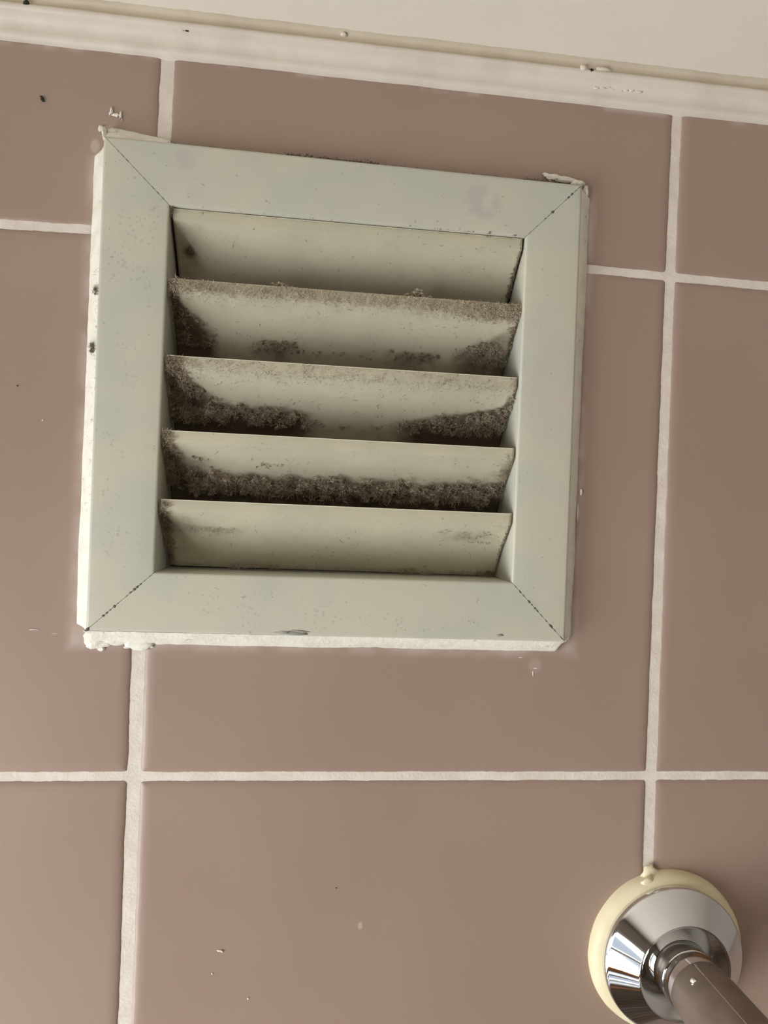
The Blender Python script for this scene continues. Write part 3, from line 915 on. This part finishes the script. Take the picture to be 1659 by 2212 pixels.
D = Dust()      # fourth slat: fluffy band along the bottom
fuzz(D, 3, 800, BX0 - 1.0, 11, 0, 26, lambda x, s: ss(5.5, 1, L_(x)), 1.7, .065, .55)
clumps(D, 3, 90, BX0 - .4, 14, 0, 26, lambda x, s: ss(6, 1, L_(x)), .6, .3, 6, 1.5)
clumps(D, 3, 150, BX0, 34, 8, 27, lambda x, s: .5 * ss(26, 8, L_(x)) * ss(8, 18, s), .5, .25, 5, 1.5)
clumps(D, 3, 560, 14, 131, 16.5, 28.5, lambda x, s: ss(17.0, 21.5, s + 3.4 * nz(x * .11, 9.0) - 2.5 * ss(70, 35, abs(x - 75) - 10) + 2.2), 1.0, .42, 9, 2.1, 1.3)
fuzz(D, 3, 2000, 14, 131, 16, 28, lambda x, s: ss(16.5, 21.5, s + 3.4 * nz(x * .11, 9.0)), 2.4, .05, .55, 1.0)
fuzz(D, 3, 380, BX1 - 5, BX1 + .2, 2, 27, lambda x, s: ss(5, 0, R_(x)), 1.1, .055, .40)
clumps(D, 3, 60, 112, BX1, 14, 25, lambda x, s: ss(26, 6, R_(x)) * ss(14, 19, s), .6, .34, 6, 1.5)
clumps(D, 3, 14, 38, 50, 12, 15, lambda x, s: ss(3, 1, abs(s - 12.5 - (x - 38) * .2)), .35, .4, 3, .9, .3)
flecks(D, 3, 130)
D.build('dust', 'fluffy grey dust band hanging along the foot of the fourth slat', group='dust on the vent slats')

D = Dust()      # lowest slat
fuzz(D, 4, 700, BX0 - 1.0, 11, 0, 25, lambda x, s: ss(4.8, .8, L_(x)) * ss(0, 3, s + 2), 1.3, .06, .45)
clumps(D, 4, 46, BX0 - .2, 10, 1, 25, lambda x, s: ss(4, .5, L_(x)), .5, .25, 5, 1.2)
fuzz(D, 4, 260, 12, 32, 11, 16, lambda x, s: ss(2.4, .6, abs(s - 13.6 - .05 * (x - 22))), .9, .045, .45, .4)
fuzz(D, 4, 170, 110, 134, 8, 16, lambda x, s: ss(.05, .4, nz(x * .2, s * .35, 5)), 1.0, .045, .12, .3)
fuzz(D, 4, 420, BX0, BX1, 31.8, 33.4, lambda x, s: .3 + ss(0, .5, nz(x * .1, 3.3)), 1.2, .05, .5, .9)
clumps(D, 4, 50, 8, BX1, 32.0, 33.5, lambda x, s: ss(.0, .5, nz(x * .08, 1.3)), .5, .55, 6, 1.4)
clumps(D, 4, 24, 32, 50, 31.6, 33.4, one, .6, .6, 7, 1.6)
clumps(D, 4, 20, 128, BX1 + .6, 31.6, 33.4, one, .5, .25, 5, 1.0)
fuzz(D, 4, 130, BX1 - 1.0, BX1 + .2, 4, 26, lambda x, s: .3 + .7 * ss(5, 16, s), .8, .07, .05)
flecks(D, 4, 55)
D.build('dust', 'wispy dust at the left end and foot of the lowest slat', group='dust on the vent slats')

D = Dust()      # grime on the top edge of the frame
for (x0, x1, n, r, tone, h) in ((3, 50, 260, .22, .28, .45), (46, 80, 900, .22, .0, 1.0), (78, 136, 240, .16, .2, .4), (136, 150, 260, .26, .06, .9)):
    for k in range(n):
        x = random.uniform(x0, x1)
        z = VZ1 + .2 - .0055 * (x - 20) + abs(random.gauss(0, .45)) * h
        y = random.uniform(-5.6, -.4)
        D.lump((x, y, z), r * random.uniform(.5, 1.3), random.uniform(max(0, tone - .08), tone + .15), (1.2, 1, .8))
        if k % 2 == 0: D.fibre((x, y, z), RNG.normal(0, .5, 3) + np.array([0, -.3, .5]), random.uniform(.3, .9), .05, tone, .9)
D.build('mould', 'dark mouldy grime along the top edge of the vent frame', 'mould')

D = Dust()      # tufts caught on the left sealant
for (x, z, rr) in ((-19.6, 176.2, 1.1), (-20.0, 155.4, 1.4)):
    for k in range(150):
        D.fibre((x + random.gauss(0, .5), -4.6 + random.uniform(-1, .8), z + random.gauss(0, .9) * rr), RNG.normal(0, .7, 3) + np.array([0, -.3, .1]), random.uniform(.6, 1.6), .05, random.uniform(.15, .5), 1.0)
    for k in range(14): D.lump((x + random.gauss(0, .45), -4.5, z + random.gauss(0, .7) * rr), .35, .25)
for k in range(70):
    z = random.uniform(90, 185)
    D.fibre((-18.9 + random.gauss(0, .35), -5.6, z), (random.gauss(0, .6), -.2, random.gauss(0, 1)), random.uniform(.5, 2.0), .04, random.uniform(.2, .5), .8)
D.build('dust', 'grey lint tufts caught on the white sealant left of the vent')

# crumbs at the inner edge under the top rail
D = Dust()
for k in range(44):
    x = 6 + 131 * random.random() ** .5
    D.lump((x, FY - .05, IZ1 + random.gauss(.0, .18)), random.uniform(.05, .2) * (1.6 if x > 118 else 1), random.uniform(.1, .5), (1.3, .5, .9))
for k in range(60):
    D.fibre((5.6 + random.uniform(-.3, .8), -5.4, IZ1 - abs(random.gauss(0, 2))), RNG.normal(0, .6, 3), 1.0, .05, .3)
D.build('dust', 'fine dark crumbs in the seam under the top rail of the vent frame')

# dark line of grime down the right ends of the slats is part of each slat's dust; loose things on the tiles:
def small(name, label, cat, parts, mat):
    V, F = merge(parts)
    cx = sum(v[0] for v in V) / len(V); cz = sum(v[2] for v in V) / len(V)
    me = bpy.data.meshes.new(name)
    off = Vector(W(cx, 0, cz))
    me.from_pydata([Vector(W(*v)) - off for v in V], [], F)
    me.materials.append(mat); me.polygons.foreach_set('use_smooth', [True] * len(me.polygons))
    o = bpy.data.objects.new(name, me); COL.objects.link(o); o.location = off
    return tag(o, label, cat, {'paint flake': 'bits of white paint on the tiles', 'dirt speck': 'dark specks on the tiles'}[cat])
small('paint_flake', 'curled white paint flake stuck on the tile above the vent\'s left corner', 'paint flake',
      [blob((-18.2, -.3, 243.6), .75, 1, (.6, .5, 1.6), .6, 3), blob((-16.6, -.3, 242.2), .8, 2, (1.7, .4, .7), .6, 3), blob((-14.9, -.3, 242.4), .75, 3, (.6, .5, 1.5), .6, 3), blob((-18.8, -.2, 242.6), .4, 4, (.6, .5, 1.6), .6, 3), blob((-14.4, -.2, 240.8), .3, 5, (.5, .5, 1.6), .6, 3)], M_FLAKE)
small('paint_flake', 'tiny white paint sliver on the large bottom tile', 'paint flake', [blob((33.4, -.25, -64.4), .55, 7, (1.7, .5, .6), .5, 2), blob((34.2, -.25, -64.8), .4, 8, (1.2, .5, .6), .5, 2)], M_FLAKE)
small('paint_flake', 'thin white scrape of paint on the tile left of the vent\'s bottom corner', 'paint flake', [blob((-37.2, -.1, 53.3), .5, 9, (3.6, .25, .35), .5, 3), blob((-30.0, -.1, 52.0), .3, 10, (3.6, .25, .35), .5, 3)], M_FLAKE)
small('paint_flake', 'wispy thread of white paint on the tile below the vent\'s right corner', 'paint flake', [blob((150.3, -.1, 42.4), .3, 19, (2.6, .3, .5), .6, 3), blob((149.3, -.1, 40.2), .3, 20, (.7, .3, 3.0), .6, 3), blob((144.0, -.1, 46.5), .25, 21, (3.0, .3, .5), .6, 3)], M_FLAKE)
small('paint_flake', 'white paint dot on the bottom tile below the sliver', 'paint flake', [blob((30.9, -.15, -72.9), .33, 11, (1, .5, 1), .4, 2)], M_FLAKE)
small('paint_flake', 'white paint dot lowest on the bottom tile', 'paint flake', [blob((44.5, -.15, -82.6), .35, 12, (1, .5, 1), .4, 2)], M_FLAKE)
small('paint_flake', 'white paint speck on the tile beside the vent\'s left side', 'paint flake', [blob((-37.6, -.1, 129.1), .33, 13, (1, .5, .8), .4, 2)], M_FLAKE)
small('dirt_speck', 'dark ragged dirt speck on the upper left tile below the moulding', 'dirt speck', [blob((-42.4, -.3, 245.4), .6, 14, (.9, .6, 1.0), .7, 3), blob((-42.9, -.3, 246.2), .4, 15, (1.4, .5, .5), .7, 3), blob((-42.0, -.3, 244.7), .45, 16, (1.0, .5, .9), .7, 3)], M_HOLE)
small('dirt_speck', 'tiny black dot on the tile left of the vent', 'dirt speck', [blob((-46.7, -.1, 141.1), .28, 17, (1, .5, 1), .3, 2)], M_HOLE)
small('dirt_speck', 'tiny brown dot on the large bottom tile', 'dirt speck', [blob((75.7, -.1, -42.0), .24, 18, (1, .5, 1), .3, 2)], M_HOLE)
